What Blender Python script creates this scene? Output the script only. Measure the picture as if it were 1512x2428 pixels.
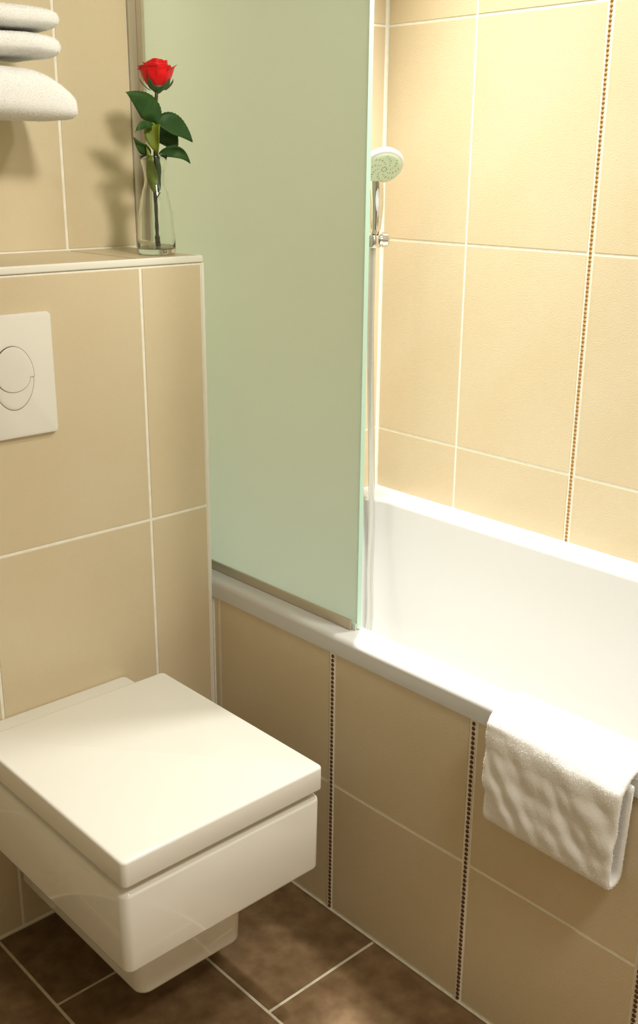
import bpy, bmesh, math, random
import numpy as np
from mathutils import Vector, Matrix, noise
random.seed(7); rng = np.random.default_rng(7)
for o in list(bpy.data.objects): bpy.data.objects.remove(o)
S = bpy.context.scene
COL = S.collection

# ------------------------------------------------------------------ camera
r_ = (0.73494117, -0.67808813, 0.00761347); u_ = (0.20609302, 0.23404045, 0.95013196)
F_ = (0.64605506, 0.69672201, -0.31175519); CAM = (-1.09906856, -1.4743934, 1.2767339)
cd = bpy.data.cameras.new('camera'); cam = bpy.data.objects.new('camera', cd); COL.objects.link(cam)
cam.matrix_world = Matrix(((r_[0], u_[0], -F_[0], CAM[0]), (r_[1], u_[1], -F_[1], CAM[1]), (r_[2], u_[2], -F_[2], CAM[2]), (0, 0, 0, 1)))
cd.sensor_fit = 'HORIZONTAL'; cd.sensor_width = 36; cd.lens = 36 * 2501.9 / 1512
cd.clip_start = .02; cd.clip_end = 50
S.camera = cam

# ------------------------------------------------------------------ world, lamps, exposure
w = bpy.data.worlds.new('world'); S.world = w; w.use_nodes = True
w.node_tree.nodes['Background'].inputs[0].default_value = (1, .9, .75, 1)
w.node_tree.nodes['Background'].inputs[1].default_value = .02
S.view_settings.view_transform = 'Standard'; S.view_settings.look = 'None'
S.view_settings.gamma = 1; S.view_settings.use_curve_mapping = False
S.view_settings.exposure = 0.21

def area(name, loc, size, power, col, spread=180):
    l = bpy.data.lights.new(name, 'AREA'); l.shape = 'DISK'; l.size = size; l.energy = power; l.color = col
    l.spread = math.radians(spread)
    o = bpy.data.objects.new(name, l); o.location = loc; COL.objects.link(o); return o
def spot(name, loc, tgt, ang, blend, power, col, rad):
    l = bpy.data.lights.new(name, 'SPOT'); l.energy = power; l.color = col; l.spot_size = math.radians(ang)
    l.spot_blend = blend; l.shadow_soft_size = rad
    o = bpy.data.objects.new(name, l); o.location = loc
    o.rotation_euler = (Vector(tgt) - Vector(loc)).to_track_quat('-Z', 'Y').to_euler(); COL.objects.link(o); return o
WARM = (1, .93, .80)
spot('bath_ceiling_lamp', (.30, -.46, 2.33), (.30, -.46, 0), 100, .9, 56, (1, .98, .93), .035)
spot('added_screen_backlight', (.46, -.03, 2.33), (.04, -.08, 1.20), 84, 1, 285, (1, .98, .93), .07)  # added unseen light, aimed at the screen to brighten the frosted glass
spot('added_near_bath_light', (.30, -1.12, 2.33), (.15, -.8, 0), 125, .9, 60, (1, .98, .93), .09)  # added light, replaces key light scattered through the glass onto wall and lid
spot('mirror_spot_lamp', (-.36, -1.52, 2.2), (-.03, .2, 1.38), 34, 1, 52, (1, .95, .86), .13)
area('added_room_fill_light', (-.42, -1.85, 2.33), .40, 19, (1, .95, .87))  # unseen fill light added to lift the cistern wall and toilet

# ------------------------------------------------------------------ helpers
def linkmesh(name, me, m, parent=None, loc=(0, 0, 0)):
    o = bpy.data.objects.new(name, me)
    if m is not None and not me.materials: me.materials.append(m)
    o.location = loc; COL.objects.link(o)
    if parent: o.parent = parent
    return o
def tag(o, label=None, cat=None, group=None, kind=None):
    if label: o['label'] = label
    if cat: o['category'] = cat
    if group: o['group'] = group
    if kind: o['kind'] = kind
    return o
def empty(name, loc, label, cat, group=None):
    o = bpy.data.objects.new(name, None); o.empty_display_size = .05; o.location = loc; COL.objects.link(o)
    return tag(o, label, cat, group)
def frombm(name, bm, m, parent=None, loc=(0, 0, 0), smooth=False, ang=None):
    me = bpy.data.meshes.new(name); bmesh.ops.recalc_face_normals(bm, faces=bm.faces); bm.to_mesh(me); bm.free()
    if smooth or ang: me.shade_smooth()
    if ang: me.set_sharp_from_angle(angle=math.radians(ang))
    return linkmesh(name, me, m, parent, loc)
def W2L(parent, loc):
    """child location from a world location under an unrotated parent"""
    return Vector(loc) - (parent.location if parent else Vector())
def boxbm(dx, dy, dz, bev=0, seg=1, sel=None):
    bm = bmesh.new(); bmesh.ops.create_cube(bm, size=1, matrix=Matrix.Diagonal((dx, dy, dz, 1)))
    if bev:
        es = [e for e in bm.edges if sel is None or sel(e)]
        bmesh.ops.bevel(bm, geom=es, offset=bev, segments=seg, profile=.5, affect='EDGES')
    return bm
_cache = {}
def box(name, lo, hi, m, parent=None, bev=0, seg=1, smooth=False, cache=False, taper=None, sel=None):
    d = [b - a for a, b in zip(lo, hi)]; c = [(a + b) / 2 for a, b in zip(lo, hi)]
    key = (tuple(round(v, 4) for v in d), bev, m.name)
    if cache and key in _cache:
        return linkmesh(name, _cache[key], None, parent, W2L(parent, c))
    bm = boxbm(*d, bev, seg, sel)
    if taper: taper(bm)
    o = frombm(name, bm, m, parent, W2L(parent, c), smooth=smooth or seg > 1, ang=50 if seg > 1 else None)
    if cache: _cache[key] = o.data
    return o
def lathe(prof, n=48, close=False):
    bm = bmesh.new(); rings = []
    for r, z in prof:
        if r < 1e-6: rings.append([bm.verts.new((0, 0, z))])
        else: rings.append([bm.verts.new((r * math.cos(2 * math.pi * i / n), r * math.sin(2 * math.pi * i / n), z)) for i in range(n)])
    for a, b in zip(rings, rings[1:]):
        for i in range(n):
            j = (i + 1) % n
            if len(a) == 1 and len(b) == 1: continue
            if len(a) == 1: bm.faces.new((a[0], b[i], b[j]))
            elif len(b) == 1: bm.faces.new((a[i], b[0], a[j]))
            else: bm.faces.new((a[i], b[i], b[j], a[j]))
    return bm
def tubebm(pts, rads, n=16, bm=None, cap=True):
    bm = bm or bmesh.new(); pts = [Vector(p) for p in pts]
    if not hasattr(rads, '__len__'): rads = [rads] * len(pts)
    prev = None; rings = []
    for i, p in enumerate(pts):
        t = (pts[min(i + 1, len(pts) - 1)] - pts[max(i - 1, 0)]).normalized()
        if prev is None: a = t.orthogonal().normalized()
        else: a = (prev - t * prev.dot(t)).normalized()
        prev = a; b = t.cross(a)
        rings.append([bm.verts.new(p + (a * math.cos(2 * math.pi * k / n) + b * math.sin(2 * math.pi * k / n)) * rads[i]) for k in range(n)])
    for A, B in zip(rings, rings[1:]):
        for k in range(n): bm.faces.new((A[k], A[(k + 1) % n], B[(k + 1) % n], B[k]))
    if cap: bm.faces.new(rings[0][::-1]); bm.faces.new(rings[-1])
    return bm
def smoothpath(cp, n=12):
    cp = [Vector(p) for p in cp]; P = [cp[0] * 2 - cp[1]] + cp + [cp[-1] * 2 - cp[-2]]; out = []
    for i in range(1, len(P) - 2):
        a, b, c, d = P[i - 1:i + 3]
        for k in range(n):
            t = k / n
            out.append(.5 * ((2 * b) + (c - a) * t + (2 * a - 5 * b + 4 * c - d) * t * t + (3 * b - a - 3 * c + d) * t ** 3))
    out.append(cp[-1]); return out
def quadbm(grid, bm=None, closed_u=False):
    bm = bm or bmesh.new(); V = [[bm.verts.new(p) for p in row] for row in grid]
    for A, B in zip(V, V[1:]):
        m = len(A)
        for j in range(m if closed_u else m - 1):
            bm.faces.new((A[j], A[(j + 1) % m], B[(j + 1) % m], B[j]))
    return bm, V

# ------------------------------------------------------------------ materials
def mat(name, col, rough=.5, metal=0, spec=.5, coat=0, noise_=None, bump=None, objrand=0, sheen=0, sss=0):
    m = bpy.data.materials.new(name); m.use_nodes = True; nt = m.node_tree; N = nt.nodes; L = nt.links
    b = N['Principled BSDF']; b.inputs['Base Color'].default_value = (*col, 1); b.inputs['Roughness'].default_value = rough
    b.inputs['Metallic'].default_value = metal; b.inputs['Specular IOR Level'].default_value = spec
    b.inputs['Coat Weight'].default_value = coat; b.inputs['Coat Roughness'].default_value = .04
    b.inputs['Sheen Weight'].default_value = sheen
    if sss: b.inputs['Subsurface Weight'].default_value = sss; b.inputs['Subsurface Scale'].default_value = .004
    tc = N.new('ShaderNodeTexCoord')
    if noise_:                                  # (scale, second colour, low, high)
        n = N.new('ShaderNodeTexNoise'); n.inputs['Scale'].default_value = noise_[0]; n.inputs['Detail'].default_value = 6
        r = N.new('ShaderNodeMapRange'); r.inputs[1].default_value = noise_[2]; r.inputs[2].default_value = noise_[3]
        x = N.new('ShaderNodeMix'); x.data_type = 'RGBA'; x.inputs[6].default_value = (*col, 1); x.inputs[7].default_value = (*noise_[1], 1)
        L.new(tc.outputs['Object'], n.inputs['Vector']); L.new(n.outputs[0], r.inputs[0]); L.new(r.outputs[0], x.inputs[0])
        last = x.outputs[2]
        if objrand:
            oi = N.new('ShaderNodeObjectInfo'); mr = N.new('ShaderNodeMapRange'); mr.inputs[3].default_value = 1 - objrand; mr.inputs[4].default_value = 1 + objrand
            hs = N.new('ShaderNodeHueSaturation'); L.new(oi.outputs['Random'], mr.inputs[0]); L.new(mr.outputs[0], hs.inputs['Value'])
            L.new(last, hs.inputs['Color']); last = hs.outputs[0]
        L.new(last, b.inputs['Base Color'])
    if bump:                                    # (kind, scale, strength, distance)
        if bump[0] == 'voronoi':
            t = N.new('ShaderNodeTexVoronoi'); t.feature = 'SMOOTH_F1'; t.inputs['Scale'].default_value = bump[1]
        else:
            t = N.new('ShaderNodeTexNoise'); t.inputs['Scale'].default_value = bump[1]; t.inputs['Detail'].default_value = 4
        bp = N.new('ShaderNodeBump'); bp.inputs['Strength'].default_value = bump[2]; bp.inputs['Distance'].default_value = bump[3]
        L.new(tc.outputs['Object'], t.inputs['Vector']); L.new(t.outputs[0], bp.inputs['Height']); L.new(bp.outputs[0], b.inputs['Normal'])
    return m
M_tile = mat('beige_leather_tile', (.665, .565, .385), .34, spec=.45, noise_=(5, (.65, .54, .355), .35, .65), objrand=.012, bump=('voronoi', 620, .45, .0006))
M_grout = mat('cream_grout', (.90, .87, .76), .8, noise_=(60, (.84, .79, .66), .4, .7))
M_floor = mat('brown_stone_tile', (.135, .080, .036), .55, spec=.2, noise_=(26, (.215, .138, .068), .36, .68), objrand=.05, bump=('noise', 90, .3, .0008))
M_fgrout = mat('floor_grout', (.62, .56, .42), .85, noise_=(60, (.5, .45, .33), .4, .7))
M_cer = mat('white_ceramic', (.83, .82, .755), .09, spec=.55, coat=.3)
M_seat = mat('white_seat_plastic', (.84, .83, .765), .13, spec=.5)
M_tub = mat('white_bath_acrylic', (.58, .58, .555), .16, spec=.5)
M_plas = mat('white_plate_plastic', (.80, .78, .70), .22)
M_trim = mat('white_corner_trim', (.82, .80, .70), .3)
M_dark = mat('painted_gap_shade', (.10, .085, .05), .6)  # shade in the flush button gaps, put in as a dark colour
M_alu = mat('brushed_aluminium', (.58, .53, .42), .34, metal=.85, bump=('noise', 300, .05, .0003))
M_chrome = mat('chrome', (.80, .80, .77), .08, metal=1)
M_hose = mat('silver_hose', (.58, .59, .55), .22, metal=.55, coat=.6)
M_face = mat('pale_green_spray_face', (.60, .72, .52), .35)
M_ring = mat('pearl_plastic', (.74, .75, .70), .25, metal=.2)
M_noz = mat('nozzle_grey', (.30, .34, .22), .5)
M_beadA = mat('amber_brown_bead', (.36, .165, .022), .16, metal=.35, coat=.5)
M_beadB = mat('dark_brown_bead', (.085, .03, .012), .16, metal=.35, coat=.5)
M_strip = mat('cream_bead_strip', (.84, .77, .62), .6)
M_towel = mat('white_terry', (.87, .865, .83), .95, spec=.1, sheen=.2, bump=('noise', 700, .4, .0008))
M_pile = mat('terry_pile', (.90, .895, .86), .95, spec=.1)
M_petal = mat('red_petal', (.80, .004, .006), .5, spec=.25, sheen=.2, noise_=(40, (.62, .002, .004), .4, .7))
M_petal2 = mat('pink_petal_edge', (.80, .10, .10), .5, spec=.25)
M_leaf = mat('rose_leaf', (.018, .062, .010), .42, spec=.4, noise_=(45, (.035, .105, .014), .42, .66), bump=('noise', 150, .35, .001))
M_leaf2 = mat('light_rose_leaf', (.20, .26, .025), .42, spec=.4, noise_=(45, (.12, .18, .016), .42, .66), bump=('noise', 150, .3, .001))
M_stem = mat('rose_stem', (.06, .055, .022), .5, noise_=(60, (.025, .02, .01), .35, .65))
M_sepal = mat('sepal', (.05, .11, .03), .5)
M_paint = mat('ceiling_paint', (.86, .84, .77), .8)
M_wallp = mat('wall_paint', (.55, .50, .40), .7)
M_seal = mat('pale_seal', (.72, .84, .76), .3)
M_stick = mat('dark_label', (.12, .14, .08), .4)
M_lbl = mat('label_white', (.8, .8, .75), .5)
def glassmat(name, col, ior=1.45, rough=0):
    m = bpy.data.materials.new(name); m.use_nodes = True; b = m.node_tree.nodes['Principled BSDF']
    b.inputs['Base Color'].default_value = (*col, 1); b.inputs['Roughness'].default_value = rough
    b.inputs['Transmission Weight'].default_value = 1; b.inputs['IOR'].default_value = ior; return m
M_glass = glassmat('clear_vase_glass', (.97, 1, .97))
def etched():
    m = bpy.data.materials.new('etched_screen_glass'); m.use_nodes = True; nt = m.node_tree; N = nt.nodes; L = nt.links; N.clear()
    out = N.new('ShaderNodeOutputMaterial'); t = N.new('ShaderNodeBsdfTranslucent'); d = N.new('ShaderNodeBsdfDiffuse'); g = N.new('ShaderNodeBsdfGlossy')
    t.inputs[0].default_value = (.85, 1, .96, 1); d.inputs[0].default_value = (.82, .97, .91, 1); g.inputs['Roughness'].default_value = .38
    a = N.new('ShaderNodeMixShader'); a.inputs[0].default_value = .16; b = N.new('ShaderNodeMixShader'); fr = N.new('ShaderNodeFresnel'); fr.inputs[0].default_value = 1.25
    L.new(t.outputs[0], a.inputs[1]); L.new(d.outputs[0], a.inputs[2]); L.new(fr.outputs[0], b.inputs[0]); L.new(a.outputs[0], b.inputs[1]); L.new(g.outputs[0], b.inputs[2])
    L.new(b.outputs[0], out.inputs[0]); return m
def clearpane():
    m = bpy.data.materials.new('clear_pane_face'); m.use_nodes = True; nt = m.node_tree; N = nt.nodes; L = nt.links; N.clear()
    out = N.new('ShaderNodeOutputMaterial'); t = N.new('ShaderNodeBsdfTransparent'); g = N.new('ShaderNodeBsdfGlossy'); fr = N.new('ShaderNodeFresnel'); fr.inputs[0].default_value = 1.45
    t.inputs[0].default_value = (.97, 1, .98, 1); g.inputs['Roughness'].default_value = .02; x = N.new('ShaderNodeMixShader')
    L.new(fr.outputs[0], x.inputs[0]); L.new(t.outputs[0], x.inputs[1]); L.new(g.outputs[0], x.inputs[2]); L.new(x.outputs[0], out.inputs[0]); return m
M_etch = etched(); M_clear = clearpane()
M_gedge = mat('green_glass_edge', (.50, .74, .62), .12, spec=.6)

# ------------------------------------------------------------------ setting
D = .2259; X = .6641; H = 2.35; XL = -1.55; YF = -2.3; TT = .0009; G = .0054; TH = .0045
Z = [.2544, .6896, 1.1193]                    # joints on the cistern wall
def struct(name, lo, hi, m, label=None):
    o = box(name, lo, hi, m); o['kind'] = 'structure'
    if label: o['label'] = label
    return o
def tiles(parent, axis, pos, sign, ub, vb, m, skip=None, bevel=.0006):
    """tiles between joint lines ub (horizontal axis) and vb; front face at pos, facing sign"""
    for i in range(len(ub) - 1):
        for j in range(len(vb) - 1):
            if skip and skip(i, j): continue
            a0, a1, b0, b1 = ub[i][1] if isinstance(ub[i], tuple) else ub[i], ub[i + 1][0] if isinstance(ub[i + 1], tuple) else ub[i + 1], vb[j], vb[j + 1]
            g = G / 2
            p0, p1 = sorted((pos, pos - sign * TT))
            if axis == 'x': lo, hi = (p0, a0 + g, b0 + g), (p1, a1 - g, b1 - g)
            elif axis == 'y': lo, hi = (a0 + g, p0, b0 + g), (a1 - g, p1, b1 - g)
            else: lo, hi = (a0 + g, b0 + g, p0), (a1 - g, b1 - g, p1)
            box('tile', lo, hi, m, parent, bev=bevel, cache=True)
# floor
fl = struct('floor', (XL, YF, -.08), (0.0, .0022, -TT), M_fgrout)
for x0, x1, off in ((-.2394, 0.0, -.439), (-.481, -.2394, -.2009), (-.7226, -.481, -.439), (-.9642, -.7226, -.2009), (-1.2058, -.9642, -.439), (-1.4474, -1.2058, -.2009), (XL, -1.4474, -.439)):
    ys = [off - .4784 * k for k in range(5)]; ys = [0.0] + ys if off < 0 else ys
    if off == -.439 and x1 != 0.0: pass
    ys = [max(y, YF) for y in ys]; ys = sorted(set(ys))
    tiles(fl, 'z', 0.0, 1, [x0, x1], ys, M_floor)
struct('ceiling', (XL - .1, YF - .1, H), (X + .1, D + .1, H + .1), M_paint)
struct('wall_left', (XL - .1, YF, -.08), (XL, D, H), M_wallp)
struct('wall_front', (XL, YF - .1, -.08), (X, YF, H), M_wallp)
zt = [.544, .6887, 1.1226, 1.5588, 1.995, H]
# end wall behind the cistern ledge and behind the tub
wb = struct('wall_back', (XL, D + TT, -.08), (X + .1, D + .1, H), M_grout)
tiles(wb, 'y', D, -1, [XL, -1.3375, -1.0355, -.7335, -.4315, -.1295, .0150], [1.132, 1.5588, 1.995, H], M_tile)
tiles(wb, 'y', D, -1, [.0150, .1725, .4745, X - .003], zt, M_tile)
# right wall along the tub
wr = struct('wall_right', (X + TT, YF, -.08), (X + .1, D + TT, H), M_grout)
SW = .0105
def ls(y): return (y - SW / 2, y + SW / 2)
tiles(wr, 'x', X, -1, [YF, -1.83, -1.528, -1.226, -.924, -.622, ls(-.3201), -.0172, D - .003], zt, M_tile)
# low tiled wall that hides the cistern
wl = struct('wall_cistern', (XL, TT, -.08), (-.0035, D + TT, 1.1193), M_grout)
tiles(wl, 'y', 0, -1, [XL, -1.3375, -1.0355, -.7335, -.4315, -.1295, -.0075], [0.003] + Z, M_tile)
tiles(wl, 'z', 1.132, 1, [XL, -1.3375, -1.0355, -.7335, -.4315, -.1295, -.0045], [.0035, D], M_tile)
box('ledge_bed', (XL, .004, 1.1193), (-.0035, D, 1.132 - TT), M_grout, wl)
o = box('edge_trim', (XL, -.0008, 1.1205), (-.0032, .0065, 1.1324), M_trim, wl, bev=.0025, seg=3); o['label'] = 'white trim along the front edge of the ledge'
o = box('edge_trim', (-.0085, -.0008, .0), (-.0016, .0065, 1.1197), M_trim, wl, bev=.002, seg=3); o['label'] = 'white trim down the outer corner'
o = box('edge_trim', (-.0085, .007, 1.1205), (-.0016, D, 1.1324), M_trim, wl, bev=.002, seg=3)
# tiled apron of the tub
ZR0, ZR1 = .5115, .5445
wt = struct('wall_bath_apron', (TT, -1.45, -.08), (.05, .0, ZR0 - .001), M_grout)
pu = [-1.45, -1.2275, ls(-.9259), ls(-.6259), ls(-.3259), -.0178, -.0015]
tiles(wt, 'x', 0, -1, pu, [.004, .2618, ZR0 + .001], M_tile)
box('corner_sealant', (-.0016, -.0012, .0036), (TT, .0005, ZR0 - .0005), M_grout, wt)
box('sealant_line', (-.0035, -1.45, 0), (.001, -.001, .0035), M_fgrout, wt, bev=.001)
# bead listellos: strip (part) with beads (sub-parts)
def beadmesh(m, name):
    bm = bmesh.new(); n = 8; R = .0034; rings = []
    for a, h in ((1.0, 0), (.8, .0013), (.42, .0022)):
        rings.append([bm.verts.new((h, R * a * math.cos(2 * math.pi * i / n), R * a * math.sin(2 * math.pi * i / n))) for i in range(n)])
    for A, B in zip(rings, rings[1:]):
        for i in range(n): bm.faces.new((A[i], A[(i + 1) % n], B[(i + 1) % n], B[i]))
    bm.faces.new(rings[-1]); me = bpy.data.meshes.new(name); bmesh.ops.recalc_face_normals(bm, faces=bm.faces); bm.to_mesh(me); bm.free()
    me.shade_smooth(); me.materials.append(m); return me
mA, mB = beadmesh(M_beadA, 'bead_amber'), beadmesh(M_beadB, 'bead_dark')
def listello(parent, x, y, z0, z1, me, part_to=99):
    s = box('bead_strip', (x - .0002, y - .0042, z0), (x + TT, y + .0042, z1), M_strip, parent)
    c = s.location + parent.location; n = int((z1 - z0) / .008); bm = bmesh.new()
    for k in range(n):
        z = z0 + .0042 + k * .008
        p = Vector((x - .0002, y + random.uniform(-.0002, .0002), z)) - c
        if z < part_to:
            b = linkmesh('bead', me, None, s, p); b.scale = (-1, 1, 1); b.scale[0] = -1
        else:
            t = bmesh.new(); t.from_mesh(me); bmesh.ops.scale(t, vec=(-1, 1, 1), verts=t.verts); bmesh.ops.translate(t, vec=p, verts=t.verts)
            tm = bpy.data.meshes.new('t'); t.to_mesh(tm); bm.from_mesh(tm); t.free()
    if len(bm.verts):
        o = frombm('upper_beads', bm, me.materials[0], s, smooth=True); o['kind'] = 'stuff'
    else: bm.free()
listello(wr, X, -.3201, .5445, H, mA, 1.64)
for y in (-.3259, -.6259): listello(wt, 0, y, .0035, ZR0 - .001, mB)
listello(wt, 0, -.9259, .0035, ZR0 - .001, mB)

# ------------------------------------------------------------------ bathtub
def rrect(x0, x1, y0, y1, r, z, n=8):
    P = []
    for cx, cy, a0 in ((x1 - r, y1 - r, 0), (x0 + r, y1 - r, 90), (x0 + r, y0 + r, 180), (x1 - r, y0 + r, 270)):
        for k in range(n + 1):
            a = math.radians(a0 + 90 * k / n); P.append((cx + r * math.cos(a), cy + r * math.sin(a), z))
    return P
def bathtub():
    t = empty('bathtub', (.33, -.6, 0), 'white built-in bathtub with a flat rim, behind the tiled apron', 'bathtub')
    x0, x1, y0, y1 = -.0035, X - .001, -1.448, D - .001
    L = []
    L.append(rrect(x0 + .012, x1, y0, y1, .002, ZR0))
    L.append(rrect(x0, x1, y0, y1, .002, ZR0))
    L.append(rrect(x0, x1, y0, y1, .002, ZR1 - .010))
    for a in (20, 45, 70, 90):
        s = math.sin(math.radians(a)); c = 1 - math.cos(math.radians(a)); L.append(rrect(x0 + .010 * c, x1, y0, y1, .002, ZR1 - .010 + .010 * s))
    ix0, ix1, iy0, iy1 = .062, .598, -1.36, .176
    for a in (0, 25, 50, 75, 90):
        s = math.sin(math.radians(a)) * .011; c = (1 - math.cos(math.radians(a))) * .011
        L.append(rrect(ix0 - .011 + s, ix1 + .011 - s, iy0 - .011 + s, iy1 + .011 - s, .055, ZR1 - c))
    for d, z, r in ((.004, .48, .06), (.018, .38, .07), (.034, .28, .08), (.048, .20, .09), (.062, .165, .10), (.085, .142, .10), (.115, .132, .10)):
        L.append(rrect(ix0 + d, ix1 - d, iy0 + d * 2.2, iy1 - d * .9, r, z))
    L = [[Vector(p) - t.location for p in l] for l in L]
    bm, V = quadbm(L, closed_u=True)
    bm.faces.new(V[-1])
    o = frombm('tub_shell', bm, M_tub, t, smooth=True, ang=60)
    # drain in the bottom
    d = frombm('drain', lathe([(0, .004), (.024, .004), (.03, .002), (.031, 0)], 32), M_chrome, t, Vector((.33, -.1, .1322)) - t.location, smooth=True)
    return t
bathtub()

for lo, hi in (((X - .0030, -1.448, ZR1 - .0005), (X + TT, D, .5462)), ((-.0030, D - .0030, ZR1 - .0005), (X - .003, D + TT, .5462))):
    box('tub_sealant', lo, hi, M_grout, bpy.data.objects['wall_right' if lo[0] > .5 else 'wall_back'], bev=.0006)
# ------------------------------------------------------------------ shower screen
def screen():
    t = empty('shower_screen', (.042, -.06, .55), 'frosted greenish glass shower screen standing on the tub rim', 'shower screen')
    lo, hi = (.0375, -.3435, .5475), (.0465, D - .006, 2.05)
    bm = boxbm(*[b - a for a, b in zip(lo, hi)])
    me = bpy.data.meshes.new('glass_pane'); bm.faces.ensure_lookup_table(); bm.normal_update()
    for f in bm.faces:
        f.material_index = 0 if f.normal.x < -.5 else (1 if f.normal.x > .5 else 2)
    bm.to_mesh(me); bm.free()
    for m in (M_etch, M_clear, M_gedge): me.materials.append(m)
    o = linkmesh('glass_pane', me, None, t, W2L(t, [(a + b) / 2 for a, b in zip(lo, hi)]))
    box('bottom_rail', (.0300, -.3355, .5447), (.0345, D - .02, .5620), M_alu, t, bev=.0006)
    o = box('seal_strip', (.0350, -.3425, .5446), (.0372, D - .02, .5560), M_seal, t); o['label'] = 'clear plastic seal'
    box('wall_profile', (.0135, D - .0045, 1.1325), (.0600, D - .0002, 2.07), M_alu, t, bev=.0006)
    box('wall_profile', (.0300, D - .020, .5625), (.0365, D - .0047, 2.07), M_alu, t, bev=.0006)
screen()

# ------------------------------------------------------------------ toilet
def toilet():
    t = empty('wall_hung_toilet', (-.335, -.23, 0), 'white square wall-hung toilet with its lid closed', 'toilet')
    def rb(name, lo, hi, m, r_side, r_top, r_bot, taper=None, label=None):
        # rounded box by stacked rounded rectangles
        x0, y0, z0 = lo; x1, y1, z1 = hi; L = []
        def ring(ins, z):
            k = (z1 - z) / (z1 - z0); tx0, tx1, ty = (taper or (0, 0, 0))
            return rrect(x0 + ins + tx0 * k, x1 - ins - tx1 * k, y0 + ins + ty * k, y1 - ins, max(r_side - ins * .6, .001), z, 6)
        for a in (90, 60, 30, 0): L.append(ring(r_bot * (1 - math.cos(math.radians(a))), z0 + r_bot * (1 - math.sin(math.radians(a)))))
        for a in (0, 30, 60, 90): L.append(ring(r_top * (1 - math.cos(math.radians(a))), z1 - r_top * (1 - math.sin(math.radians(a)))))
        L = [[Vector(p) - t.location for p in l] for l in L]
        bm, V = quadbm(L, closed_u=True); bm.faces.new(V[-1]); bm.faces.new(V[0][::-1])
        o = frombm(name, bm, m, t, smooth=True, ang=40)
        if label: o['label'] = label
        return o
    rb('lid', (-.5085, -.4745, .3900), (-.1590, -.0610, .4300), M_seat, .008, .0045, .003)
    rb('seat', (-.4960, -.4580, .3755), (-.1740, -.0700, .3895), M_seat, .008, .001, .001, label='thin seat recessed under the lid')
    rb('pan', (-.5075, -.4695, .2470), (-.1580, -.0005, .3760), M_cer, .013, .008, .007, taper=(.001, .001, .001))
    rb('hinge_block', (-.4700, -.1100, .3700), (-.2000, -.0008, .4135), M_cer, .008, .004, .001)
    rb('pedestal', (-.4350, -.3800, .0975), (-.2330, -.0010, .2465), M_cer, .020, .002, .010, taper=(.004, .004, .006), label='narrower foot under the pan')
toilet()

# ------------------------------------------------------------------ flush plate
def flush():
    cx, cz = -.3697, .9690
    t = empty('flush_plate', (cx, -.001, .97), 'white flush plate with oval buttons on the tiled cistern wall', 'flush plate')
    L = []
    def rr(x0, x1, z0, z1, r, y): return [Vector((p[0], y, p[1])) - t.location for p in rrect(x0, x1, z0, z1, r, 0, 6)]
    x0, x1, z0, z1 = cx - .070, cx + .070, .8765, 1.0640
    L = [rr(x0, x1, z0, z1, .007, -.0004), rr(x0, x1, z0, z1, .007, -.0065), rr(x0 + .001, x1 - .001, z0 + .001, z1 - .001, .006, -.0088), rr(x0 + .0035, x1 - .0035, z0 + .0035, z1 - .0035, .005, -.0098)]
    bm, V = quadbm(L, closed_u=True); bm.faces.new(V[-1]); frombm('plate', bm, M_plas, t, smooth=True, ang=35)
    def disc(name, outline, y0, dome, m, label=None, ins=.0022):
        bm = bmesh.new(); c = Vector((sum(p[0] for p in outline) / len(outline), 0, sum(p[1] for p in outline) / len(outline)))
        rings = []
        for k, (s, y) in enumerate(((1, y0 + .0014), (1, y0 - .0002), (.985, y0 - dome * .25), (.9, y0 - dome * .5), (.7, y0 - dome * .8), (.4, y0 - dome))):
            rings.append([bm.verts.new(Vector((c.x + (p[0] - c.x) * s, y, c.z + (p[1] - c.z) * s)) - t.location) for p in outline])
        n = len(outline)
        for A, B in zip(rings, rings[1:]):
            for i in range(n): bm.faces.new((A[i], A[(i + 1) % n], B[(i + 1) % n], B[i]))
        bm.faces.new(rings[-1]); o = frombm(name, bm, m, t, smooth=True, ang=50)
        if label: o['label'] = label
        return o
    ell = lambda a, b, ox=0, oz=0, n=64: [(cx + ox + a * math.cos(2 * math.pi * k / n), cz + oz + b * math.sin(2 * math.pi * k / n)) for k in range(n)]
    disc('button_gap_shade', ell(.0338, .0488), -.0099, .0002, M_dark)  # dark disc under each button stands in for the shaded gap round it
    disc('flush_button', ell(.0332, .0480), -.0100, .0022, M_plas, 'large oval button')
    def small(g):
        P = [((.0333 + g) * math.cos(a), (.0482 + g) * math.sin(a)) for a in [math.radians(180 * k / 32) for k in range(33)]]
        P += [((.0262 + g) * math.cos(a), (.0205 + g) * math.sin(a)) for a in [math.radians(180 + 180 * k / 24) for k in range(25)]]
        return [(cx + x, cz + z) for x, z in P]
    disc('button_gap_shade', small(.0007), -.0122, .0004, M_dark)
    disc('flush_button', small(0), -.0126, .0014, M_plas, 'smaller upper button overlapping the large one')
flush()

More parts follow.
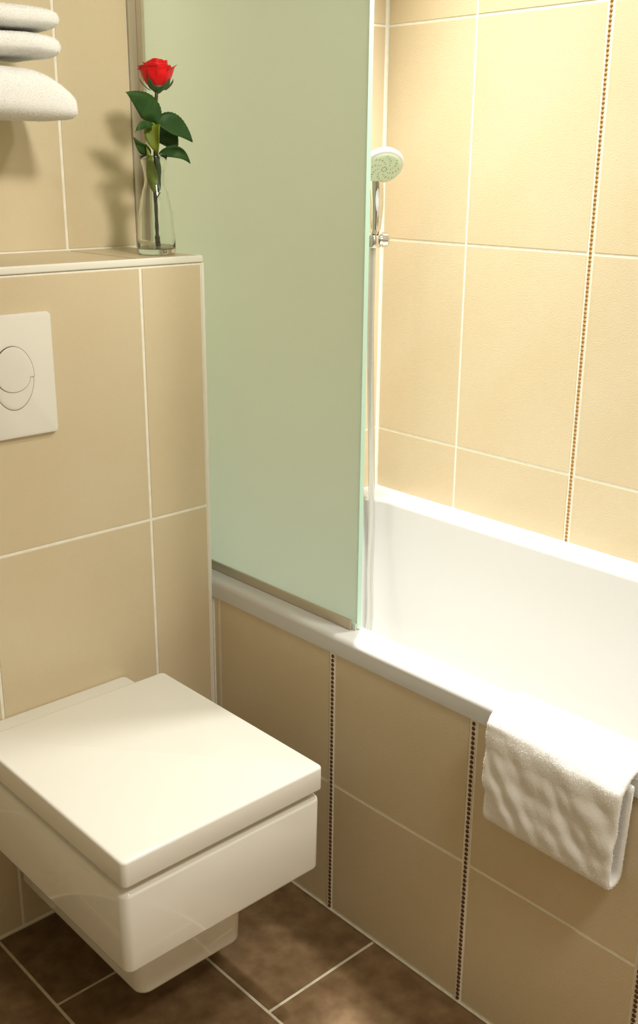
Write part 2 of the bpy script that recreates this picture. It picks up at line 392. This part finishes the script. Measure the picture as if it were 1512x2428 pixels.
# ------------------------------------------------------------------ hand shower, rail, hose
def sphere_pts(): pass
def shower():
    t = empty('hand_shower', (.530, .100, 1.14), 'chrome hand shower with a round pale green spray face', 'shower head')
    n = Vector((-.36, -.66, -.66)).normalized(); hc = Vector((.5310, .100, 1.2785))
    q = n.to_track_quat('Z', 'Y').to_matrix().to_4x4()
    def put(name, prof, m, off=0, label=None, seg=48):
        bm = lathe(prof, seg); bmesh.ops.transform(bm, matrix=Matrix.Translation(hc + n * off - t.location) @ q, verts=bm.verts)
        o = frombm(name, bm, m, t, smooth=True, ang=60)
        if label: o['label'] = label
        return o
    put('head_shell', [(0, -.026), (.012, -.0255), (.026, -.020), (.038, -.011), (.0428, -.003), (.0432, .002), (.0405, .0062), (.0368, .0072)], M_ring)
    f = put('spray_face', [(.0368, .0066), (.036, .0086), (.030, .0100), (.018, .0110), (0, .0114)], M_face)
    nz = lathe([(0, .0014), (.0008, .0013), (.0011, 0)], 6); nm = bpy.data.meshes.new('nozzle'); nz.to_mesh(nm); nz.free(); nm.materials.append(M_noz)
    pos = [(.0055, 2 * math.pi * k / 8) for k in range(8)]
    for arm in range(8):
        for k in range(5): pos.append((.0135 + .0042 * k, 2 * math.pi * arm / 8 + .20 * k))
        for k in range(3): pos.append((.0235 + .0042 * k, 2 * math.pi * (arm + .42) / 8 + .20 * k))
    R3 = q.to_3x3()
    for r, a in pos:
        zz = .0114 - (r / .036) ** 2 * .0028
        b = linkmesh('nozzle', nm, None, f, hc - t.location + R3 @ Vector((r * math.cos(a), r * math.sin(a), zz)))
        b.rotation_euler = q.to_euler()
    # handle: flattened taper
    path = smoothpath([(.5385, .128, 1.264), (.5430, .131, 1.235), (.5530, .139, 1.195), (.5560, .143, 1.1505)], 10)
    k = len(path); bm = tubebm([p - t.location for p in path], [.0142 + .0030 * math.sin(math.pi * i / (k - 1)) - .002 * i / k for i in range(k)], 24)
    frombm('handle', bm, M_chrome, t, smooth=True, ang=50)
    bm = tubebm([Vector(p) - t.location for p in ((.5555, .143, 1.1503), (.5525, .144, 1.139))], .0105, 24); frombm('handle_collar', bm, M_chrome, t, smooth=True, ang=50)
    # hose: its own thing
    hp = smoothpath([(.5510, .1440, 1.1385), (.5500, .1440, 1.09), (.5495, .1430, .95), (.5535, .142, .80), (.5580, .140, .66), (.5600, .138, .56), (.5560, .132, .47), (.535, .113, .37), (.508, .085, .275), (.455, .060, .195), (.40, .075, .165), (.34, .115, .20), (.30, .150, .34), (.295, .172, .50), (.30, .183, .66), (.30, .195, .7195)], 10)
    bm = tubebm(hp, .0076, 14)
    o = frombm('shower_hose', bm, M_hose, None, smooth=True, ang=50); tag(o, 'silver shower hose hanging down beside the screen into the tub', 'hose')
    e = empty('hose_outlet', (.30, D, .74), 'chrome wall elbow that feeds the hose behind the screen', 'tap')
    frombm('rosette', tubebm([(0, -.0002, 0), (0, -.006, 0)], .027, 32), M_chrome, e, smooth=True, ang=40)
    frombm('elbow', tubebm(smoothpath([(0, -.0062, 0), (0, -.022, 0), (0, -.031, -.006), (0, -.032, -.0198)], 6), .0115, 20), M_chrome, e, smooth=True, ang=50)
    # riser rail with slider
    rl = empty('shower_rail', (.490, D, 1.0), 'chrome riser rail on the end wall with a sliding shower holder', 'rail')
    def rt(name, pts, r, m=M_chrome, n=20, label=None):
        o = frombm(name, tubebm([Vector(p) - rl.location for p in pts], r, n), m, rl, smooth=True, ang=40)
        if label: o['label'] = label
        return o
    rt('rail_tube', [(.490, .180, .80), (.490, .180, 1.50)], .0095)
    for z in (.815, 1.485):
        rt('wall_bracket', [(.490, D - .0002, z), (.490, D - .006, z)], .018)
        rt('bracket_arm', [(.490, D - .0062, z), (.490, .1897, z)], .010)
    rt('slider', [(.490, .180, 1.113), (.490, .180, 1.152)], .0165)
    # cradle that grips the handle
    rt('cradle', [(.5060, .170, 1.1325), (.5350, .154, 1.1325)], .0120)
    bm = lathe([(.0118, 0), (.0118, .025), (.0165, .025), (.0172, .024), (.0172, .001), (.0165, 0), (.0118, 0)], 32)
    frombm('cradle_ring', bm, M_chrome, rl, Vector((.5510, .1440, 1.1130)) - rl.location, smooth=True, ang=40)
    rt('slider_neck', [(.5600, .1335, 1.1290), (.5660, .1290, 1.1290)], .0125)
    rt('slider_knob', [(.5640, .1300, 1.1285), (.5730, .1240, 1.1285), (.5770, .1210, 1.1285)], [.0158, .0150, .0090])
shower()

# ------------------------------------------------------------------ towels
def pile(parent_obj, n, ln, wd):
    """short terry loops standing on a towel: one part, kind stuff"""
    dg = bpy.context.evaluated_depsgraph_get(); me = parent_obj.data
    me.calc_loop_triangles(); nt = len(me.loop_triangles)
    tv = np.zeros(nt * 3, int); me.loop_triangles.foreach_get('vertices', tv); tv = tv.reshape(-1, 3)
    co = np.zeros(len(me.vertices) * 3); me.vertices.foreach_get('co', co); co = co.reshape(-1, 3)
    A, B, C_ = co[tv[:, 0]], co[tv[:, 1]], co[tv[:, 2]]; nn = np.cross(B - A, C_ - A); ar = np.linalg.norm(nn, axis=1); nn /= ar[:, None] + 1e-12
    idx = rng.choice(nt, n, p=ar / ar.sum()); u = rng.random((n, 1)); v = rng.random((n, 1)); f = (u + v) > 1; u = np.where(f, 1 - u, u); v = np.where(f, 1 - v, v)
    P = A[idx] + (B - A)[idx] * u + (C_ - A)[idx] * v; Nn = nn[idx]
    rd = rng.normal(size=(n, 3)); tip = Nn + rd * .45; tip /= np.linalg.norm(tip, axis=1)[:, None]
    sd = np.cross(tip, rng.normal(size=(n, 3))); sd /= np.linalg.norm(sd, axis=1)[:, None]
    l = ln * (.6 + .6 * rng.random((n, 1)))
    V = np.stack([P - sd * wd - Nn * .0004, P + sd * wd - Nn * .0004, P + tip * l + sd * wd * .4], 1).reshape(-1, 3)
    m = bpy.data.meshes.new('pile'); m.from_pydata(V.tolist(), [], np.arange(n * 3).reshape(-1, 3).tolist())
    o = linkmesh('pile', m, M_pile, parent_obj); o['kind'] = 'stuff'; return o
def slab_ribbon(path, thick, y0, y1, ny, disp, endr=.004):
    """cloth of real thickness: a closed section around an x-z path, swept along y"""
    path = [Vector((p[0], 0, p[1])) for p in path]; n = len(path); nor = []
    for i in range(n):
        t = (path[min(i + 1, n - 1)] - path[max(i - 1, 0)]).normalized(); nor.append(Vector((-t.z, 0, t.x)))
    def ring(s):
        up = [path[i] + nor[i] * thick / 2 * s for i in range(n)]; dn = [path[i] - nor[i] * thick / 2 * s for i in range(n)]
        t0 = (path[0] - path[1]).normalized() * thick * .35 * s; t1 = (path[-1] - path[-2]).normalized() * thick * .35 * s
        return up + [path[-1] + t1] + dn[::-1] + [path[0] + t0]
    rows = []
    for k, (y, s) in enumerate([(y0, .35), (y0 + endr * .3, .75)] + [(y0 + endr + (y1 - y0 - 2 * endr) * j / ny, 1) for j in range(ny + 1)] + [(y1 - endr * .3, .75), (y1, .35)]):
        rows.append([disp(Vector((p.x, y, p.z)), i) for i, p in enumerate(ring(s))])
    bm, V = quadbm(rows, closed_u=True); bm.faces.new(V[0][::-1]); bm.faces.new(V[-1]); return bm
def rim_towel():
    th = .0090; P = []
    zt_ = ZR1 + th / 2 + .0012
    P += [(.0695, z) for z in np.linspace(.430, .515, 10)]
    P += [(.0695 - .028 * (1 - math.cos(a)), .522 + (zt_ - .522) * math.sin(a)) for a in np.linspace(0, math.pi / 2, 8)]
    P += [(x, zt_) for x in np.linspace(.036, .006, 6)]
    P += [(.002 - .036 * math.sin(a), zt_ - .034 * (1 - math.cos(a))) for a in np.linspace(.15, math.pi / 2, 9)]
    P += [(-.034 + .001 * math.sin(k), z) for k, z in enumerate(np.linspace(.508, .402, 20))]
    P += [(-.0220 - .0120 * math.cos(a), .398 - .0150 * math.sin(a)) for a in np.linspace(.1, math.pi - .1, 10)]
    P += [(-.0105, z) for z in np.linspace(.402, .528, 16)]
    nP = len(P)
    def disp(p, i):
        q = Vector((p.x * 4, p.y * 22 - p.z * 6, p.z * 9 + p.y * 14))
        out = max(0, min(1, (.535 - p.z) / .05)) if p.x < -.022 else 0
        w_ = p.y * 24 - p.z * 19; v_ = p.z * 24 + p.y * 19; d = (noise.noise(Vector((w_, v_ * .22, 1))) * .0058 + noise.noise(Vector((w_ * 2.1, v_ * .5, 5))) * .0042 + .0015) * out * min(1, max(0, (p.z - .378) / .04))
        # folded edges splay: nearer end hangs a little further out, bottom edge slopes
        y = (p.y + .78) / .11
        p = p.copy()
        if p.x < .0: p.z += -.006 * y * max(0, (.50 - p.z) / .12) * -1 * -1 * .0
        p.x -= d if p.x < -.022 else 0
        if p.z < .53 and p.x < -.022: p.x += .004 * y
        p.y -= .005 * y * max(0, (.52 - p.z) / .14)
        if y > 0 and p.x > -.03 and p.z > .5: p.y += .012 * y * min(1, (p.x + .03) / .07)
        q2 = Vector((p.x * 60, p.y * 60, p.z * 60)); p.x += noise.noise(q2) * .0004
        return p
    bm = slab_ribbon(P, th, -.893, -.672, 54, disp)
    t = frombm('towel', bm, M_towel, None, smooth=True)
    tag(t, 'white terry towel draped over the near rim of the bathtub', 'towel')
    pile(t, 170000, .0013, .00026)
rim_towel()

def rack_towel(x0, x1, y0, y1, z0, z1, label, prof, seed):
    """folded towel: stack of cloth layers joined by the fold at its right end"""
    cx = (x0 + x1) / 2; rows = []; nx = 60
    hy = (y1 - y0) / 2; cy = (y0 + y1) / 2
    for i in range(nx + 1):
        s = i / nx; x = x0 + (x1 - x0) * s
        lo, hi, yi = prof((x - x0), (x1 - x), z0, z1)
        row = []; nseg = 40
        hz = (hi - lo) / 2; cz = (hi + lo) / 2
        for k in range(nseg):
            a = 2 * math.pi * k / nseg; c, s_ = math.cos(a), math.sin(a); e = .45
            py = cy + (hy - yi) * (abs(c) ** e) * (1 if c >= 0 else -1)
            pz = cz + hz * (abs(s_) ** .62) * (1 if s_ >= 0 else -1)
            n1 = noise.noise(Vector((x * 14 + seed, py * 14, pz * 20))) * .0028
            row.append(Vector((x, py, pz + n1)))
        rows.append(row)
    bm, V = quadbm(rows, closed_u=True); bm.faces.new(V[0][::-1]); bm.faces.new(V[-1])
    t = frombm('folded_towel', bm, M_towel, None, smooth=True)
    tag(t, label, 'towel', 'folded white towels on the wall rack'); pile(t, 120000, .0016, .00028); return t
def prof_thin(a, b, z0, z1):
    R = .013; b = max(b, .00005); h = (z1 - z0)
    if b < R: k = math.sqrt(max(0, 1 - (1 - b / R) ** 2)); k = max(k, .12)
    else: k = 1
    c = (z0 + z1) / 2 - .0035 * max(0, 1 - b / .06) ** 2; return c - h / 2 * k, c + h / 2 * k, .012 * (1 - k)
def prof_fat(a, b, z0, z1):
    h = z1 - z0; R = .010; top = z1
    if b < .075: top = z0 + h * (.34 + .66 * math.sin(math.pi / 2 * min(1, (b + .004) / .079)) ** .8)
    k = math.sqrt(max(0, 1 - (1 - min(1, b / R)) ** 2)); k = max(k, .12)
    c = z0 + (top - z0) * .28; return c - (c - z0) * k, c + (top - c) * k, .015 * (1 - k)
RX0 = -.66
rack_towel(RX0, -.2180, .042, .200, 1.4668, 1.4968, 'thinly folded white towel on top of the upper pair', prof_thin, 1)
rack_towel(RX0, -.2190, .040, .200, 1.4290, 1.4605, 'thinly folded white towel directly beneath the topmost towel', prof_thin, 9)
rack_towel(RX0, -.1960, .040, .190, 1.3410, 1.4120, 'thick folded white towel on the lower rack shelf, lowest of three', prof_fat, 17)
def rack():
    t = empty('towel_rack', (-.52, D, 1.37), 'chrome two-tier towel rack on the wall, carrying the folded towels', 'towel rack')
    def rt(name, pts, r): frombm(name, tubebm([Vector(p) - t.location for p in pts], r, 12), M_chrome, t, smooth=True, ang=40)
    for z in (1.4210, 1.3320):
        for y in (.06, .11, .16): rt('shelf_bar', [(-.64, y, z), (-.40, y, z)], .0042)
    for x in (-.645, -.395):
        for z in (1.4210, 1.3320): rt('side_arm', [(x, .045, z), (x, D - .0002, z)], .0055)
rack()

# ------------------------------------------------------------------ vase and rose
VX, VY, VZ = -.0530, .0630, 1.1322
def vase():
    zf = .158 / 233
    outer = [(0, 0), (.0270, 0), (.0298, .0012), (.0314, .0045), (.0319, .012), (.0316, .026), (.0308, .040), (.0296, .056), (.0276, .072), (.0248, .088), (.0212, .102), (.0180, .111), (.0164, .118), (.0162, .123), (.0168, .129), (.0190, .141), (.0215, .151), (.0232, .158)]
    inner = [(r - .0015 + .0007 * max(0, (z - .1) / .058), z) for r, z in outer[7:]] ; inner = [(.0300, .012), (.0301, .026), (.0293, .040)] + inner
    prof = outer + [(.0228, .1583)] + inner[::-1] + [(.0285, .0098), (.024, .0090), (0, .0088)]
    t = empty('bud_vase', (VX, VY, VZ), 'clear glass vase with a thick base on the tiled ledge', 'vase')
    frombm('vase_body', lathe(prof, 64), M_glass, t, smooth=True, ang=70)
    # tiny dark square sticker on the base
    a = math.atan2(CAM[1] - VY, CAM[0] - VX) + .42
    s = box('sticker', (-.0001, -.0033, -.0028), (.0003, .0033, .0028), M_stick, t); s.location = (.0323 * math.cos(a), .0323 * math.sin(a), .0068); s.rotation_euler = (0, 0, a)
    s['label'] = 'tiny dark square sticker'
    l = box('sticker_print', (.0002, -.0020, -.0005), (.0006, .0018, .0005), M_lbl); l.parent = s; l.location = (.0004, 0, .0004)
vase()

def bez(a, b, c, t): return a * (1 - t) ** 2 + b * 2 * t * (1 - t) + c * t * t
VIEW = Vector((CAM[0] - VX, CAM[1] - VY, 0)).normalized(); RT = Vector((.735, -.678, 0)).normalized()
def rose():
    bx = Vector((-.0395, VY, 1.3900))
    t = empty('red_rose', (VX + .002, VY, VZ + .0098), 'single long-stemmed red rose standing in the glass vase', 'flower')
    T = t.location
    sp = smoothpath([(-.0520, .060, VZ + .0098), (-.0524, .0615, 1.170), (-.0510, .063, 1.257), (-.0465, .063, 1.33), (-.0418, .063, 1.3905)], 14)
    bm = tubebm([p - T for p in sp], [.0031 + (.0012 if i < 12 else 0) - .0006 * i / len(sp) + .0003 * math.sin(i * 1.3) for i in range(len(sp))], 12)
    st = frombm('stem', bm, M_stem, t, smooth=True, ang=60)
    # secondary twigs of the leaf stalks
    def twig(pts, r=.0011): frombm('leaf_stalk', tubebm([p - T for p in smoothpath(pts, 8)], r, 8), M_stem, t, smooth=True)
    twig([(-.0520, .060, 1.186), (-.0565, .058, 1.205), (-.0590, .057, 1.233)]); twig([(-.0505, .061, 1.220), (-.0570, .059, 1.214)], .0009)
    twig([(-.0510, .060, 1.224), (-.0455, .058, 1.2325)])
    twig([(-.0465, .060, 1.292), (-.0510, .057, 1.318), (-.0520, .055, 1.3405)], .0013)
    twig([(-.0500, .060, 1.262), (-.0535, .055, 1.29), (-.0540, .053, 1.335)], .0012)
    # leaves: base, bend, tip (all world), half width, fold, material
    def leaf(a, b, c, wd, fold, m, roll=0, twist=0, depth=0, curl=0):
        a, b, c = [Vector(v) for v in (a, b, c)]; n = 30; k = 4; rows = []
        for i in range(n + 1):
            s = i / n; p = bez(a, b, c, s); tg = (bez(a, b, c, min(1, s + .02)) - bez(a, b, c, max(0, s - .02))).normalized()
            face = (Matrix.Rotation(roll + twist * s, 3, tg) @ (VIEW - tg * VIEW.dot(tg))).normalized()
            sd = tg.cross(face).normalized()
            wp = (math.sin(math.pi * min(1, s ** .72)) ** .85) if s < 1 else 0
            wv = wd * max(wp, .02); saw = 1 + .11 * ((s * 15) % 1)
            row = []
            for j in range(-k, k + 1):
                q = j / k; ww = wv * q * (saw if abs(j) == k else 1)
                row.append(p + sd * ww + face * (fold * wv * (abs(q) ** 1.3) + .0012 * math.sin(9 * s + 2 * q) + curl * wv * q * abs(q) * math.sin(math.pi * s)) - T)
            rows.append(row)
        bm, V = quadbm(rows); o = frombm('leaf', bm, m, t, smooth=True)
        md = o.modifiers.new('thickness', 'SOLIDIFY'); md.thickness = .0005
        return o
    y = .055
    leaf((-.0505, y, 1.3405), (-.0600, y - .006, 1.372), (-.1085, y - .004, 1.3850), .0190, -.25, M_leaf, roll=.25)
    leaf((-.0520, y - .003, 1.3405), (-.0160, y - .010, 1.3480), (.0185, y - .004, 1.3130), .0178, .18, M_leaf, roll=-.5)
    leaf((-.0560, y, 1.3340), (-.0800, y - .012, 1.3420), (-.0985, y - .010, 1.3255), .0075, .35, M_leaf, roll=.5)
    leaf((-.0530, y, 1.3400), (-.0700, y - .014, 1.3280), (-.0555, y - .010, 1.2900), .0140, .45, M_leaf2, roll=.35, twist=.3)
    leaf((-.0560, y + .012, 1.2920), (-.0720, y + .010, 1.300), (-.0900, y + .008, 1.3180), .0085, .1, M_leaf, roll=-.3)
    leaf((-.0500, y + .010, 1.3370), (-.0180, y + .014, 1.3330), (-.0040, y + .010, 1.2950), .0195, .12, M_leaf, roll=.2)
    leaf((-.0460, y + .002, 1.2930), (-.0120, y - .006, 1.3100), (.0135, y - .002, 1.2790), .0100, .45, M_leaf, roll=.6, twist=-.6)
    leaf((-.0570, .0600, 1.2320), (-.0590, .0600, 1.262), (-.0680, .0600, 1.3080), .0090, -.25, M_leaf2, roll=-.4)
    leaf((-.0445, .0640, 1.2320), (-.0440, .0640, 1.262), (-.0430, .0640, 1.2980), .0072, -.25, M_leaf, roll=.5)
    # bloom
    base = bx - T
    def petal(name, th, half, R, Hh, open_, m=M_petal, inset=0, tilt=0, notch=.18, curl=.006, seed=0):
        n, k = 14, 8; rows = []
        for i in range(n + 1):
            v = i / n; row = []
            for j in range(-k, k + 1):
                q = j / k; aa = th + q * half * (.45 + .55 * math.sin(math.pi / 2 * min(1, v * 1.5)))
                rr = R * (math.sin(min(1, v * 1.35) * math.pi / 2) ** .7) * (1 - inset * max(0, v - .45)) + open_ * max(0, v - .55) ** 1.5
                hh = Hh * v * (1 - notch * q * q * v) + .0018 * math.sin(3.1 * q + seed) * v * v
                lip = max(0, v - .86) / .14
                rr += curl * lip * lip; hh -= curl * .5 * lip * lip
                rr += .0012 * math.sin(5 * q + seed * 1.7) * v
                row.append(base + Vector((rr * math.cos(aa), rr * math.sin(aa), hh + tilt * rr)))
            rows.append(row)
        bm, V = quadbm(rows); o = frombm(name, bm, m, t, smooth=True)
        md = o.modifiers.new('thickness', 'SOLIDIFY'); md.thickness = .0006; return o
    ca = math.atan2(VIEW.y, VIEW.x)
    for i in range(5):       # outer petals
        th = ca + .35 + i * 2 * math.pi / 5
        petal('petal', th, .98, .0240, .0375 + .003 * (i % 3 == 1), .016 if i in (1, 3, 4) else .004, seed=i * 1.3, curl=.0028, notch=.10)
    for i in range(5):       # middle whorl
        petal('petal', ca + 1.0 + i * 2 * math.pi / 5, .98, .0228, .0415 + .0015 * (i % 2), .001, inset=.22, seed=i + 4, curl=.002, notch=.08)
    for i in range(4):       # heart
        petal('petal', ca + .2 + i * math.pi / 2, 1.15, .0192, .0475 - .001 * i, 0, inset=.34, seed=i + 9, curl=.001, notch=.05)
    for i in range(3): petal('petal', ca + .7 + i * 2.1, 1.3, .0125, .0470, 0, inset=.35, seed=i + 14, curl=.001, notch=.06)
    for i in range(2): petal('petal', ca + 1.6 + i * 3.1, 1.7, .0065, .0475, 0, inset=.3, seed=i + 20, curl=.0005, notch=.04)
    # calyx
    cal = frombm('calyx', lathe([(0, -.004), (.0035, -.003), (.0075, .0005), (.0125, .0040), (.0158, .0085), (.0120, .0080), (0, .006)], 20), M_sepal, t, base, smooth=True)
    for i in range(5):
        th = ca + .75 + i * 2 * math.pi / 5; rows = []
        for q in range(13):
            v = q / 12; row = []
            for j in (-1, -.5, 0, .5, 1):
                aa = th + j * .36 * (1 - v) ** .8; rr = .0135 + .0155 * math.sin(v * 1.35) ** .9 if v else .0125
                row.append(base + Vector((rr * math.cos(aa), rr * math.sin(aa), .003 + .017 * v - .0012 * abs(j))))
            rows.append(row)
        bm, V = quadbm(rows); o = frombm('sepal', bm, M_sepal, t, smooth=True)
        md = o.modifiers.new('thickness', 'SOLIDIFY'); md.thickness = .0005
rose()
bpy.context.view_layer.update()
